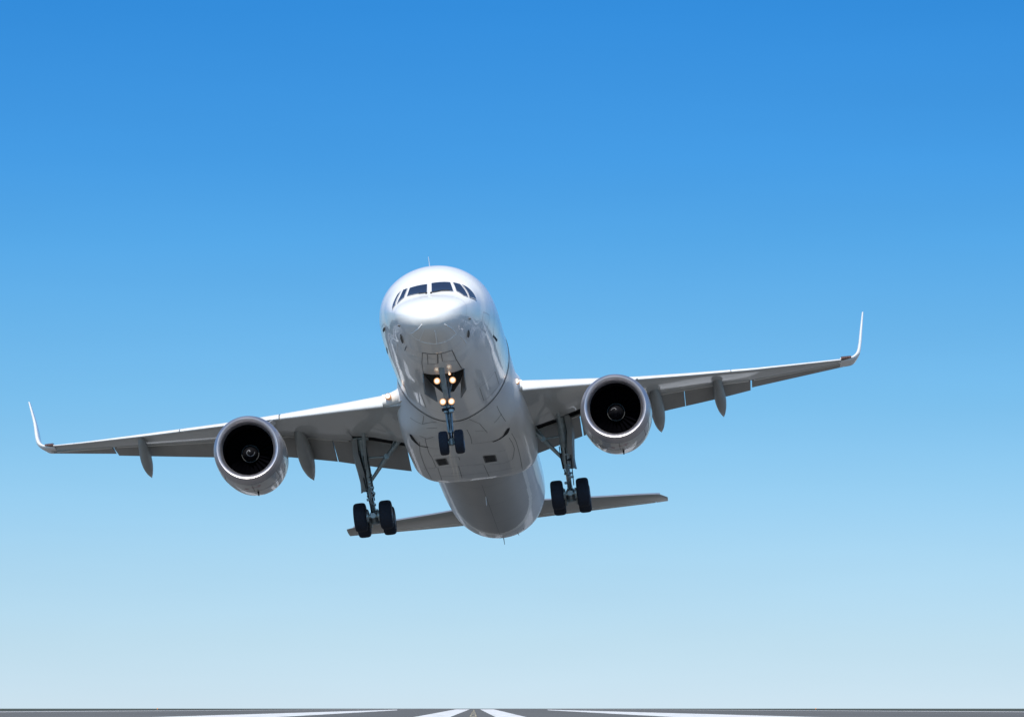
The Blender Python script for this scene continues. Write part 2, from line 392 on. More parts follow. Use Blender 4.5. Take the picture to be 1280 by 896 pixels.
for p, r_ in (([(.87, -140.5), (.5, -146), (.17, -152)], .014), ([(.42, 136.5), (.9, 138), (1.43, 140)], .014), ([(.45, 168), (1., 172), (1.49, 175)], .016), ([(.39, -164), (1.15, -159)], .007),
        ([(.87, -139.5), (1.18, -154.5), (1.32, -166.5), (1.49, 175-360), (1.57, 157-360), (1.54, 138.5-360)], .008), ([(1.9, 139), (3.0, 141)], .010), ([(3.0, -128), (3.9, -131)], .010)):
    g = MB(); g.tube([surf(fus_pt, a, t, .004) for a, t in dense(p, .06)], r_, n=8); g.build('lightning_strip', 'strip', fus)
# cockpit windows
WIN = [[(1.88, -32.5), (2.39, -25.5), (2.36, -1.5), (1.77, -1.8)],
       [(2.39, 3.2), (2.5, 28.0), (1.91, 37.0), (1.76, 4.2)],
       [(2.53, 31.0), (2.56, 42.0), (1.93, 68.5), (1.83, 58.0), (2.0, 40.5)],
       [(2.58, 44.5), (2.6, 53.5), (2.56, 66.0), (2.50, 85.0), (1.98, 71.5)],
       [(2.42, -28), (2.46, -35), (2.1, -43), (1.62, -56.5), (1.88, -37.0)],
       [(2.48, -38), (2.38, -45.5), (1.95, -61.0), (1.54, -78.0), (1.68, -60.0)]]
for W in WIN:
    g = MB(); patch(g, fus_pt, W, .014, 1, scale=1.0); patch(g, fus_pt, W, .020, 0, scale=.97)
    # raised bead round the pane
    ribbon(g, fus_pt, W, .022, .022, 1, closed=True)
    g.build('cockpit_window', ['glass', 'frame'], fus)
for a in ([(1.70, 4), (1.86, 20), (1.9, 30)], [(1.72, -3), (1.78, -14)]):
    g = MB(); g.tube([surf(fus_pt, *q, .035) for q in a], .014, n=8); g.tube([surf(fus_pt, *a[0], 0), surf(fus_pt, *a[0], .05)], .03, n=8)
    g.build('windscreen_wiper', 'dark', fus)
def probe(s, th, L, name='pitot_probe'):
    g = MB(); b = surf(fus_pt, s, th, -.01); t = surf(fus_pt, s, th, .12)
    g.loft([[b+Vector((.012*math.cos(q), .07*math.sin(q), 0)) for q in [k*math.pi/4 for k in range(8)]], [t+Vector((.01*math.cos(q), .05*math.sin(q), 0)) for q in [k*math.pi/4 for k in range(8)]]])
    g.tube([t+Vector((0, -L, 0)), t+Vector((0, .06, 0))], [.012, .022], n=8)
    g.build(name, 'seam', fus)
for (a0, a1, r_) in (((1.57, -126), (2.22, -135), .032), ((2.19, 126.5), (2.58, 134), .038), ((2.27, -141), (3.0, -140), .016), ((1.78, 111), (1.88, 112), .035), ((1.0, -112), (1.1, -113), .035), ((3.3, -104), (3.75, -106), .03)):
    g = MB(); g.tube([surf(fus_pt, a0[0]+(a1[0]-a0[0])*k/5, a0[1]+(a1[1]-a0[1])*k/5, .03) for k in range(6)], [r_*.4, r_*.7, r_, r_, r_, r_*.6], n=8); g.build('pitot_probe', 'seam', fus)
def blade(s, th, h, c, name='antenna', lean=.12, m='white'):
    g = MB(); rings = []
    for k in range(6):
        t = k/5; cc = c*(1-.55*t); o = surf(fus_pt, s+lean*t*h/.3, th, h*t-.02)
        rings.append([o+Vector((.018*(1-.5*t)*math.sin(q), cc/2*math.cos(q), 0)) for q in [i*math.pi/5 for i in range(10)]])
    g.loft(rings); g.build(name, m, fus)
blade(5.6, -3, .42, .28); blade(11, 0, .35, .3)
blade(25.4, 180.5, .33, .28); blade(34.8, 178, .3, .25, m='seam'); blade(34.5, 160, .12, .5, m='seam'); blade(34.1, 152, .08, .25, m='seam')

# belly fairing
mb = MB(); fst = [10.4+.2*i for i in range(56)]+[21.7, 21.85, 22.0, 22.15, 22.3]; NB = 144
fst = sorted(set(round(a, 3) for a in fst if a <= 22.3))
FFRONT = pchip([(50, 11.0), (90, 11.0), (108, 11.03), (141.5, 11.25), (160, 11.5), (180, 11.9), (197.5, 12.0), (225, 11.75), (248, 11.8), (310, 11.9)])
def ffront(th):   # scalloped front edge of the fairing
    return FFRONT(th)[0]
ths = [60+240*j/NB for j in range(NB+1)]
def FO(s, t):
    sf = ffront(t); s2 = sf+(s-10.4)/(22.3-10.4)*(22.3-sf); a = Vector(fair_pt(s2, t)); b = surf(fus_pt, s2, t, .015)
    k = min(1, (s2-sf)/2.2); k = k*k*(3-2*k); return b.lerp(a, k)
mb.loft([[FO(s, t) for t in ths] for s in fst], 0, cap=False, closed=False)
# rear closing lip, front step down to the fuselage skin
for a, b in ((22.3, None), (10.4, None)):
    ring = [FO(a, t) for t in ths]; inn = [(p[0]*.6, p[1]+(.9 if a > 20 else -.0), -.8+(p[2]+.8)*.6) for p in ring]
    if a > 20: mb.loft([ring, inn], 0, cap=False, closed=False)
def fair_s(s, t):
    sf = ffront(t); a = fair_pt(s, t); b = surf(fus_pt, s, t, .015); k = max(0, min(1, (s-sf)/2.2)); k = k*k*(3-2*k); return tuple(Vector(b).lerp(Vector(a), k))
FS = lambda p, w=.017, m=1, **k: ribbon(mb, fair_s, p, w, .006, m, **k)
ribbon(mb, FO, [(10.42, t) for t in range(100, 252, 4)], .04, .008, 2)
for p in ([(12.91, 233.5), (12.85, 217.0), (12.19, 217.0)], [(12.85, 217), (12.3, 203)], [(13.08, 211.5), (12.88, 201.5)], [(13.95, 207.5), (13.68, 201.0)], [(13.71, 216.5), (13.86, 208.5), (16.69, 202.0), (18.42, 201.5)],
      [(16.75, 190.0), (16.87, 182.5), (17.38, 182.5)], [(19.02, 219.5), (18.45, 201.5), (18.39, 185.5), (18.45, 176)], [(18.51, 200.0), (20.72, 201.0)], [(19.59, 190.0), (19.62, 183.5)],
      [(18.42, 184.0), (20.6, 184.5)], [(13.05, 177.0), (15.02, 179.0), (15.02, 171.0)], [(11.92, 170.0), (12.67, 164.0), (13.71, 165.5)], [(13.32, 172.5), (13.44, 164.5)], [(12.0, 139), (12.6, 140), (13.2, 141)],
      [(12.96, 152.5), (12.6, 139)], [(18.6, 180.0), (18.6, 178.0), (20.9, 177.5)], [(18.75, 175.5), (18.87, 165.5), (18.57, 156.0), (17, 150), (15.2, 150)], [(20, 156), (20.05, 200)], [(15.02, 171), (15.0, 160)],
      [(16.8, 168), (16.8, 160)], [(13.3, 190), (13.3, 199)], [(15.3, 190), (15.2, 203)], [(14.5, 215), (18.9, 216), (20.8, 214)], [(14.8, 144), (18.7, 146), (20.8, 148)], [(16.3, 188), (16.4, 200)]): FS(p)
fair = mb.build('belly_fairing', ['belly', 'seam', 'dark'], plane)
for V in ([(17.02, 198.5), (16.87, 190.0), (17.86, 189.5), (18.06, 197.5)], [(17.14, 177.0), (17.26, 170.5), (18.27, 170.5), (18.27, 177.0)]):
    g = MB(); patch(g, fair_pt, V, .010, 0, R=2); ribbon(g, fair_pt, V, .05, .02, 1, closed=True)
    for k in range(1, 5):
        t = k/5; A = (V[0][0]+(V[3][0]-V[0][0])*t, V[0][1]+(V[3][1]-V[0][1])*t); B = (V[1][0]+(V[2][0]-V[1][0])*t, V[1][1]+(V[2][1]-V[1][1])*t)
        ribbon(g, fair_pt, [A, B], .03, .02, 1)
    g.build('air_outlet', ['dark', 'seam'], fair)
for V in ([(13.92, 228.5), (14.49, 223.5), (15.05, 215.5), (15.08, 204.5)], [(14.01, 143.5), (14.61, 151.5), (14.96, 160.0), (15.14, 167.0)]):
    g = MB(); ribbon(g, fair_pt, V, .17, .012, 0, taper=lambda t: .35+math.sin(math.pi*min(1, t*1.3+.1))*.65 if t < .7 else .5); g.build('ram_air_inlet', 'dark', fair)

# ---- wings
WL = dict(
 top=[(-2.33,12.78,-.52),(-2.62,12.94,-.46),(-3.75,13.56,-.40),(-6.48,15.06,-.21),(-8.64,16.25,-.03),(-11.74,17.96,.31),(-14.37,19.4,.59),(-15.56,20.06,.74)],
 bot=[(-2.72,13.14,-.96),(-3.81,13.75,-.82),(-6.52,15.24,-.49),(-8.69,16.43,-.23),(-11.78,18.13,.13),(-14.41,19.58,.47),(-15.6,20.23,.65)],
 cove=[(-2.5,19.2,-1.1),(-3.62,19.2,-.76),(-4.96,19.2,-.55),(-6.78,19.33,-.16),(-9.5,19.77,.03),(-13.15,20.37,.40),(-15.71,20.79,.58)],
 te=[(-2.38,20.89,-1.67),(-3.84,20.85,-1.33),(-5.18,20.82,-.98),(-7.01,20.91,-.58),(-9.72,21.21,-.22),(-13.36,21.6,.35)],
 ail=[(-13.36,21.4,.38),(-15.7,21.59,.7)])
WR = dict(
 top=[(2.11,12.66,-.55),(2.25,12.74,-.54),(4.56,14.01,-.44),(6.38,15.01,-.35),(8.09,15.95,-.21),(10.44,17.24,0.),(13.77,19.07,.38)],
 bot=[(2.17,12.84,-1.0),(4.52,14.14,-.77),(6.35,15.14,-.56),(8.07,16.09,-.40),(10.42,17.38,-.16),(13.76,19.22,.26)],
 cove=[(1.76,19.2,-1.21),(3.27,19.2,-.84),(4.12,19.2,-.59),(6.92,19.35,-.18),(9.06,19.7,.02),(10.37,19.91,.08),(13.94,20.5,.47)],
 te=[(1.94,20.9,-1.62),(3.99,20.85,-1.08),(6.94,20.9,-.49),(9.05,21.13,-.2),(10.36,21.28,.02)],
 ail=[(10.46,21.16,.10),(13.91,21.45,.55)])
def make_wing(D, sg, tip, slatb, flapb, ailb, well):
    X = lambda k, x: lerp(D[k], x)
    def sec(x, lowcut=0.):
        (s0, zt), (_, zb), (s1, zc) = X('top', x), X('bot', x), X('cove', x)
        c = (s1-s0)/.8; s1 = s1-lowcut; th = max(zt-zb, .06); P = []
        # lower skin, from the cove forward to the nose
        for i in range(10):
            t = i/9; s = s1+(s0+.34-s1)*t; z = zc+(zb+.05-zc)*t - .012*c*math.sin(math.pi*t)
            P.append((x, s, z))
        P.append((x, s0+.30, zb+.05+.2*th)); P.append((x, s0+.36, zb+.05+.45*th)); P.append((x, s0+.5, zt-.12*th))
        mt = .05*c
        for i in range(1, 11):
            t = i/10; s = s0+.5+(s0+.9*c-s0-.5)*t
            zl = (zt)+(zc+.10-zt)*t
            P.append((x, s, zl+mt*math.sin(math.pi*t)))
        P.append((x, s0+.9*c, zc+.085)); P.append((x, s1+.05+lowcut, zc+.13)); P.append((x, s1+.02, zc+.10+lowcut*.12)); P.append((x, s1+.02, zc+.0))
        return P
    xs = []; a, b = 1.2*sg, tip
    n = 44
    for i in range(n+1): xs.append(a+(b-a)*i/n)
    xs = sorted(set(xs+[sg*4.28, sg*4.3]), key=abs)
    mb = MB(); rings = [sec(x, .85 if abs(x) < 4.29 else 0.) for x in xs]; mb.loft(rings, 0)
    nr = len(rings[0])
    for i in range(len(xs)-1):
        for j in range(nr-4, nr): mb.m[i*nr+j] = 1  # near-black faces paint shade into the cove and gear well recess
        if abs(xs[i]) < 4.29:
            for j in range(nr-5, nr): mb.m[i*nr+j] = 1
    # cove trailing lip catches the light
    for seg in ([sg*2.4, flapb[-1][-1]], [ailb[0], ailb[1]]):
        pass
    wing = mb.build('wing', ['wing', 'dark'], plane, auto=50)
    for (x0, x1) in slatb:
        g = MB(); R = []; m_ = max(2, int(abs(x1-x0)/.4))
        for i in range(m_+1):
            x = x0+(x1-x0)*i/m_; (s0, zt), (sb, zb) = X('top', x), X('bot', x); h = zt-zb
            out = [(s0+.80, zt+.05), (s0+.55, zt+.03), (s0+.40, zt-.02*h), (s0+.27, zt-.14*h), (s0+.16, zt-.32*h), (s0+.08, zt-.53*h), (s0+.03, zt-.74*h), (s0+.02, zt-.90*h), (s0+.06, zb-.0), (s0+.13, zb-.0)]
            inn = [(s0+.14, zb+.06*1), (s0+.13, zt-.72*h), (s0+.20, zt-.5*h), (s0+.30, zt-.3*h), (s0+.50, zt-.07), (s0+.78, zt+.02)]
            R.append([(x, s, z) for s, z in out+inn])
        g.loft(R); g.build('slat', 'slat', wing, auto=60)
    for (x0, x1) in flapb:
        g = MB(); R = []; m_ = max(2, int(abs(x1-x0)/.5))
        for i in range(m_+1):
            x = x0+(x1-x0)*i/m_; (s1, zc), (s2, z2) = X('cove', x), X('te', x)
            cx = s2-s1; f0 = (s1+.06, zc+.02); d = (s2-f0[0], z2-f0[1]); L = math.hypot(*d); u = (d[0]/L, d[1]/L); nn = (-u[1], u[0])
            prof = [(0, .05), (.03, -.01), (.10, -.035), (.3, -.03), (.7, -.012), (1., 0), (1., .012), (.7, .07), (.4, .13), (.2, .15), (.07, .12)]
            R.append([(x, f0[0]+u[0]*a_*L+nn[0]*b_, f0[1]+u[1]*a_*L+nn[1]*b_) for a_, b_ in prof])
        g.loft(R); g.build('flap', 'flap', wing, auto=50)
    x0, x1 = ailb; g = MB(); R = []
    for i in range(7):
        x = x0+(x1-x0)*i/6; (s1, zc), (s2, z2) = X('cove', x), X('ail', x)
        R.append([(x, s1+.05, zc+.0), (x, s1+.12, zc-.015), (x, s2, z2), (x, s2, z2+.015), (x, s1+.2, zc+.10), (x, s1+.06, zc+.09)])
    g.loft(R); g.build('aileron', 'flap', wing, auto=50)
    return wing, X
def dens(a, b): return (a, b)
wl, XL = make_wing(WL, -1, -15.72, [(-2.66, -6.5), (-6.56, -10.4), (-10.43, -15.5)], [(-2.42, -4.33), (-4.37, -5.08), (-5.11, -9.1), (-9.12, -13.33)], (-13.39, -15.65), None)
wr, XR = make_wing(WR, 1, 13.9, [(2.27, 5.9), (5.96, 9.6), (9.64, 13.7)], [(1.95, 4.0), (4.05, 7.9), (7.92, 10.37)], (10.43, 13.9), None)
# light cove lip under each wing (trailing edge of the lower skin)
def cove_lip(wing, X, spans):
    g = MB()
    for x0, x1 in spans:
        R = []
        for i in range(9):
            x = x0+(x1-x0)*i/8; s, z = X('cove', x); R.append([(x, s-.10, z-.03), (x, s+.05, z-.028), (x, s+.06, z+.0), (x, s-.09, z+.0)])
        g.loft(R)
    g.build('cove_lip', 'coverail', wing, auto=30)
M['coverail'] = mat('bare_trailing_strip', (.62, .61, .58), .35, metal=.3)
cove_lip(wl, XL, [(-4.5, -13.2), (-13.4, -15.5)]); cove_lip(wr, XR, [(3.4, 10.3), (10.5, 13.8)])
# flap track fairings
def canoe(wing, X, a, b, w, h):
    a = Vector(a); b = Vector(b); g = MB(); R = []
    N = 22
    for i in range(N+1):
        t = i/N; p = a.lerp(b, t); r = ((.5+.5*math.sin(math.pi*t))*min(1, (t/.06))**.5 if t < .5 else 1-((t-.5)/.5)**1.7) if 0 < t < 1 else .03
        r = max(r, .03); p = p+Vector((0, 0, -.10*math.sin(math.pi*t)))
        R.append([p+Vector((w*.5*r*math.copysign(abs(math.sin(q))**.8, math.sin(q)), 0, h*.5*r*math.cos(q)*(1.2 if math.cos(q) < 0 else .9))) for q in [k*math.pi/10 for k in range(20)]])
    g.loft(R); g.build('flap_track_fairing', 'canoe', wing, auto=60)
def cn(wing, X, x0, x1, s1, z1, w=.46, h=.62):
    s, z = X('cove', x0); canoe(wing, X, (x0, s-1.9, z-.02), (x1, s1, z1), w, h)
cn(wl, XL, -12.0, -12.34, 22.8, -.37, .42, .5); cn(wl, XL, -6.15, -6.25, 22.8, -1.17, .56, .7)
cn(wr, XR, 9.1, 9.3, 22.8, -.53, .42, .5); cn(wr, XR, 6.82, 6.92, 22.8, -.84, .5, .66)
# winglets
def winglet(wing, path, tag_):
    g = MB(); R = []
    for i, (x, s, z, c, t) in enumerate(path):
        p = Vector((x, s, z)); q0 = Vector(path[max(i-1, 0)][:3]); q1 = Vector(path[min(i+1, len(path)-1)][:3]); d = (q1-q0); d.y = 0; d.normalize()
        nn = Vector((d.z, 0, -d.x))
        R.append([p+Vector((0, u*c, 0))+nn*v*t for u, v in ((0, 0), (.04, .32), (.15, .5), (.4, .45), (.75, .2), (1, .03), (1, -.03), (.75, -.2), (.4, -.45), (.15, -.5), (.04, -.32))])
    g.loft(R); g.build('winglet', 'white', wing, auto=50)
def smooth_path(P, n=5):
    f = pchip([(i, *p) for i, p in enumerate(P)]); return [f(i/n) for i in range((len(P)-1)*n+1)]
winglet(wl, smooth_path([(-15.5, 20.1, .66, 1.35, .15), (-15.85, 20.2, .70, 1.3, .15), (-16.08, 20.32, .84, 1.2, .15), (-16.2, 20.5, 1.1, 1.1, .14), (-16.3, 20.8, 1.77, .85, .11), (-16.5, 21.1, 2.68, .5, .06)]), 0)
winglet(wr, smooth_path([(13.7, 19.15, .33, 1.35, .16), (14.1, 19.3, .37, 1.3, .15), (14.37, 19.45, .57, 1.2, .14), (14.5, 19.7, .95, 1.1, .12), (14.62, 20.0, 1.5, .85, .1), (14.79, 20.3, 2.27, .5, .06)]), 0)
for wg, X, x0, x1 in ((wl, XL, -15.52, -15.86), (wr, XR, 13.72, 14.1)):
    g = MB(); R = []
    for i in range(6):
        x = x0+(x1-x0)*i/5; s, z = X('top', x); h = .1*(1-i/9)
        R.append([(x, s+.02, z-.02-h), (x, s-.04, z-.04-h*.4), (x, s-.03, z-.02), (x, s+.08, z+.03), (x, s+.35, z+.02), (x, s+.35, z-.08)])
    g.loft(R); g.build('navigation_light', 'rust', wg, auto=40)
# wing-root landing lights and fillet
for sg, wg, c in ((-1, wl, (-2.42, 12.62, -.69)), (1, wr, (2.09, 12.55, -.70))):
    g = MB(); g.lathe(c, (0, -1, -.1), [(-.25, .105), (0, .11), (.03, .10)], 1, n=20, cap=True)
    g.lathe(Vector(c)+Vector((0, -.035, 0)), (0, -1, -.1), [(0, .085), (.02, .08), (.03, .0)], 0, n=20); g.build('landing_light', ['lampdim', 'lamprim'], wg)
for sg, wg, X in ((-1, wl, XL), (1, wr, XR)):
    g = MB(); R = []
    x1 = 2.66 if sg < 0 else 2.27
    for i in range(9):
        t = i/8; x = 1.6+(x1-1.6)*t; s, z = X('top', sg*x1); _, zb = X('bot', sg*x1)
        k = (1-t)**2; s = s-1.0*k-.0; z_ = z+.28*k
        R.append([(sg*x, s+2., z_+.05), (sg*x, s+.5, z_+.03), (sg*x, s+.15, z_-.04), (sg*x, s+.02, (z_+zb)/2), (sg*x, s+.12, zb+.08), (sg*x, s+.5, zb+.07), (sg*x, s+2., zb+.2), (sg*x, s+2.2, (z_+zb)/2)])
    g.loft(R); g.build('root_fillet', 'white', wg, auto=70)

# ---- engines
def engine(o, back, phase, whitetip):
    o = Vector(o); ax = (Vector(back)-o).normalized()
    e = MB()
    outer = [(.42, 1.19), (.6, 1.205), (.9, 1.22), (1.3, 1.235), (1.9, 1.235), (2.6, 1.21), (3.2, 1.17), (3.8, 1.08), (4.3, .98), (4.3, .93), (3.6, .9)]
    e.lathe(o, ax, outer, 0, 96)
    e.lathe(o, ax, [(3.4, .72), (4.3, .68), (5.0, .58), (5.7, .44), (5.7, .40), (5.0, .36)], 2, 64)
    e.lathe(o, ax, [(5.0, .3), (6.0, .18), (6.4, .02)], 2, 32)
    e.lathe(o, ax, [(3.42, .93), (3.4, .72)], 1, 64)
    for t in (.46, 1.75, 3.0): e.lathe(o, ax, [(t, 1.2+.01), (t, 1.2)], 3, 32) if False else None
    def ring(t, r, w=.02): e.lathe(o, ax, [(t-w/2, r-.02), (t-w/2, r+.004), (t+w/2, r+.004), (t+w/2, r-.02)], 3, 96)
    ring(.44, 1.192, .025); ring(1.75, 1.235, .02)
    up = Vector((0, 0, 1)); sd_ = ax.cross(up).normalized(); up2 = sd_.cross(ax).normalized()
    def on(t, deg, off=.006):
        rr = 1.19+(1.235-1.19)*min(1, (t-.42)/.7) if t < 1.9 else 1.235; a = math.radians(deg)
        return o+ax*t+(sd_*math.sin(a)-up2*math.cos(a))*(rr+off)
    for a0, a1, t0, t1 in ((-2, 12, .95, 1.0), (-14, -8, 1.2, 1.28), (8, 14, .78, .82)):
        e.add([on(t0, a0), on(t0, a1), on(t1, a1), on(t1, a0)], [[0, 1, 2, 3]], 4)
    for deg in (0, 48, -48):
        pts = [on(.5+.1*k, deg) for k in range(14)]
        e.add([q+sd_*.008 for q in pts]+[q-sd_*.008 for q in pts], [[k, k+1, 15+k-0, 14+k] for k in range(13)], 3)
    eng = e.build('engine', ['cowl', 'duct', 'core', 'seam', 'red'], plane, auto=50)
    l = MB(); l.lathe(o, ax, [(.42, 1.195), (.3, 1.175), (.18, 1.148), (.09, 1.12), (.03, 1.09), (.0, 1.05), (.01, 1.01), (.05, .965), (.12, .925), (.22, .895), (.34, .875)], 0, 96)
    l.build('intake_lip', 'lip', eng)
    d = MB(); d.lathe(o, ax, [(.34, .875), (.6, .865), (1.0, .88), (1.5, .92), (1.9, .92)], 0, 96); d.lathe(o, ax, [(1.9, .92), (1.92, .0)], 0, 64); d.build('intake_duct', 'duct', eng)
    f = MB()
    for k in range(24):
        a = 2*math.pi*(k+phase)/24; R = []
        for j in range(7):
            t = j/6; r = .27+.62*t; tw = math.radians(25+38*t); ch = .2+.1*t
            rad = sd_*math.cos(a)+up2*math.sin(a); tan = -sd_*math.sin(a)+up2*math.cos(a)
            c = o+ax*(1.35)+rad*r; dv = (tan*math.sin(tw)+ax*math.cos(tw)); nv_ = dv.cross(rad).normalized()
            R.append([c-dv*ch*.5, c+nv_*.008, c+dv*ch*.5, c-nv_*.008])
        f.loft(R)
    f.build('fan', 'blade', eng, auto=30)
    s = MB(); prof = [(1.25, .27), (1.15, .255), (1.05, .215), (.95, .16), (.86, .10), (.80, .05), (.78, .0)]
    s.lathe(o, ax, prof, 0, 40); s.lathe(o, ax, [(1.25, .31), (1.20, .305), (1.20, .285)], 3, 40)
    def sp(u):   # spiral on the cone
        r = .20*u; t = None
        for (t0, r0), (t1, r1) in zip(prof, prof[1:]):
            if r1 <= r <= r0: t = t0+(t1-t0)*(r0-r)/(r0-r1)
        return r, (t or .78)-.008
    pts = []
    for k in range(41):
        u = k/40; r, t = sp(.12+.75*u); a = phase*2+u*math.pi*(1.9 if not whitetip else .6)
        wd = .03*(1-.4*u)
        for q in (-1, 1):
            rr = r+q*wd*.5; pts.append(o+ax*sp(rr/.20)[1]+(sd_*math.cos(a)+up2*math.sin(a))*max(rr, 0))
    s.add(pts, [[2*k, 2*k+1, 2*k+3, 2*k+2] for k in range(40)], 1)
    s.build('spinner', ['black', 'mark', 'seam', 'hubring'], eng, auto=60)
    g = MB(); b0 = o+ax*2.0-up2*1.215+sd_*(.1)
    g.loft([[b0+ax*.12*math.cos(q)+sd_*.04*math.sin(q) for q in [k*math.pi/4 for k in range(8)]], [b0-up2*.14+ax*(.08+.06*math.cos(q))+sd_*.02*math.sin(q) for q in [k*math.pi/4 for k in range(8)]]]); g.build('drain_mast', 'dark', eng)
    # strake
    g = MB(); a0 = o+ax*1.0+(sd_*.75+up2*1.0).normalized()*1.25; a1 = o+ax*2.3+(sd_*.75+up2*1.0).normalized()*1.26; no = (sd_*.75+up2*1.0).normalized(); tt = no.cross(ax).normalized()*.012
    g.slab([a0-tt, a1-tt, a1+no*.22-tt, a0+ax*.45+no*.18-tt], tt*2); g.build('strake', 'cowl', eng, smooth=False)
    return eng
def pylon(x, o, X, sg):
    s, z = X('bot', x); g = MB(); R = []
    for y_, zt, zb, w in ((12.4, o[2]+1.15, o[2]+1.0, .05), (13.2, o[2]+1.42, o[2]+1.0, .16), (14.4, min(z+.1, o[2]+1.8), o[2]+.9, .2), (s+.3, z+.18, o[2]+.8, .22), (s+2., z+.1, o[2]+.7, .2), (s+3.6, z+.05, z-.6, .1), (s+4.4, z+.0, z-.15, .03)):
        R.append([(x-w, y_, zt-.05), (x-w*.6, y_, zt), (x+w*.6, y_, zt), (x+w, y_, zt-.05), (x+w, y_, zb+.05), (x+w*.6, y_, zb), (x-w*.6, y_, zb), (x-w, y_, zb+.05)])
    g.loft(R); g.build('engine_pylon', 'wing', plane, auto=50)
EL, ER = (-7.26, 10.8, -2.38), (5.42, 10.8, -2.39)
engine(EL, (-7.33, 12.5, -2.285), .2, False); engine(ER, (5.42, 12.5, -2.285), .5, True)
pylon(-7.33, EL, XL, -1); pylon(5.42, ER, XR, 1)

# ---- landing gear
def wheel(parent, c, ax, R_, W_, hub_r=.48):
    g = MB(); prof = []
    for k in range(17):
        a = math.pi*k/16; ca, sa = math.cos(a), math.sin(a)
        prof.append((-W_/2*math.copysign(abs(ca)**.55, ca), R_*(.62+.38*abs(sa)**.5)))
    g.lathe(c, ax, prof, 0, 56)
    for q in (-.28, -.1, .1, .28): g.lathe(Vector(c), ax, [(q*W_-.008, R_+.001), (q*W_-.006, R_*.985), (q*W_+.006, R_*.985), (q*W_+.008, R_+.001)], 0, 56) if False else None
    g.lathe(c, ax, [(-W_*.5, R_*.62), (-W_*.36, R_*.56), (-W_*.30, R_*.3), (-W_*.42, R_*.2), (-W_*.42, 0)], 1, 40)
    g.lathe(c, ax, [(W_*.5, R_*.62), (W_*.36, R_*.56), (W_*.30, R_*.3), (W_*.42, R_*.2), (W_*.42, 0)], 1, 40)
    g.build('wheel', ['tyre', 'rim'], parent, auto=50)
def main_gear(x, top, sg, zw, s_f):
    """x centre of the bogie, top of the leg, sg outboard side"""
    ax = Vector((1, 0, 0)); cx = Vector((x, s_f+.57, zw)); T = Vector(top)
    g = MB(); mid = T.lerp(cx, .60)
    g.tube([T, mid], [.19, .155], 0, 20); g.tube([mid, mid+(cx-mid)*.06], [.17, .17], 0, 20)
    g.tube([mid, cx], [.095, .095], 1, 18)
    g.tube([T+Vector((-.28, 0, .02)), T+Vector((.28, 0, .02))], .11, 0)
    # torsion links
    for k, dy in ((-1, .26),):
        a = mid+Vector((0, -.12, -.02)); b = cx+Vector((0, -.12, .18)); m_ = (a+b)/2+Vector((0, -.42, 0))
        g.tube([a, m_], [.06, .04], 0, 8); g.tube([m_, b], [.04, .06], 0, 8)
    # bogie beam, axles, hub carriers
    f, r = Vector((x, s_f, zw)), Vector((x, s_f+1.14, zw))
    g.tube([f+Vector((0, -.14, 0)), cx+Vector((0, 0, -.04)), r+Vector((0, .14, 0))], [.10, .15, .10], 0, 14)
    g.lathe(cx, (0, 0, 1), [(-.2, .12), (-.18, .17), (.22, .17), (.3, .12)], 0, 20, cap=True)
    for p in (f, r):
        g.tube([p-ax*.47, p+ax*.47], .065, 0, 12)
        for q in (-1, 1): g.lathe(p+ax*q*.22, ax, [(-.06, .1), (-.05, .2), (.05, .2), (.06, .1)], 0, 20, cap=True)
    # hoses, brackets, clamps
    rnd = random.Random(int(x*100))
    for k in range(6):
        o_ = Vector((rnd.uniform(-.2, .2), rnd.uniform(-.2, -.1), 0)); a = T.lerp(cx, rnd.uniform(.05, .4))+o_; b = T.lerp(cx, rnd.uniform(.6, .97))+o_*.8
        m_ = a.lerp(b, .5)+Vector((rnd.uniform(-.07, .07), -.05, 0)); g.tube([a, a.lerp(m_, .5)+Vector((0, -.02, 0)), m_, b.lerp(m_, .5), b], .018, 2, 7)
    for k in range(7):
        p = T.lerp(cx, .48+.07*k); g.box(p+Vector((rnd.uniform(-.14, .14), -.1, 0)), (rnd.uniform(.08, .2), .14, rnd.uniform(.06, .12)), m=rnd.choice([0, 0, 2]), bev=.015)
    for t in (.2, .45, .62, .7): p = T.lerp(cx, t); g.tube([p, p+(cx-T)*.018], .185 if t < .6 else .15, 0, 16)
    gear = g.build('main_gear', ['strut', 'chrome', 'dark'], plane, auto=40)
    for p in (f, r):
        for q in (-1, 1): wheel(gear, p+ax*q*.47, ax, .53, .46)
    # side brace (two links) to the inboard side
    g = MB(); low = T.lerp(cx, .53); up_ = Vector((x-sg*1.45, T.y+.0, T.z+.0)); m_ = low.lerp(up_, .52)
    g.tube([low+Vector((-sg*.1, 0, 0)), m_], [.06, .085], 0, 12); g.tube([m_, up_], [.085, .1], 0, 12); g.tube([m_+Vector((0, -.1, 0)), m_+Vector((0, .1, 0))], .10, 0, 12)
    g.tube([m_, T.lerp(cx, .24)], [.035, .045], 0, 10)
    g.tube([m_+Vector((.06, .06, .03)), up_+Vector((sg*.28, .1, .05))], .035, 0, 10)
    g.build('side_brace', ['strut'], gear)
    g = MB(); dfr = Vector((x-sg*.1, T.y-1.5, T.z-.02)); g.tube([T.lerp(cx, .40)+Vector((0, -.1, 0)), dfr], [.05, .06], 0, 10); g.tube([T.lerp(cx, .1)+Vector((sg*.1, .2, 0)), T.lerp(cx, .5)+Vector((sg*.1, .25, 0))], .05, 0, 10)
    g.build('drag_brace', ['strut'], gear)
    # leg door: curved panel fixed outboard of the leg
    g = MB(); R = []
    H = T.z-zw
    prof = [(0.02, -.16, .40), (.2, -.15, .42), (.38, -.13, .44), (.52, -.12, .40), (.60, .0, .26), (.66, .08, .14)]
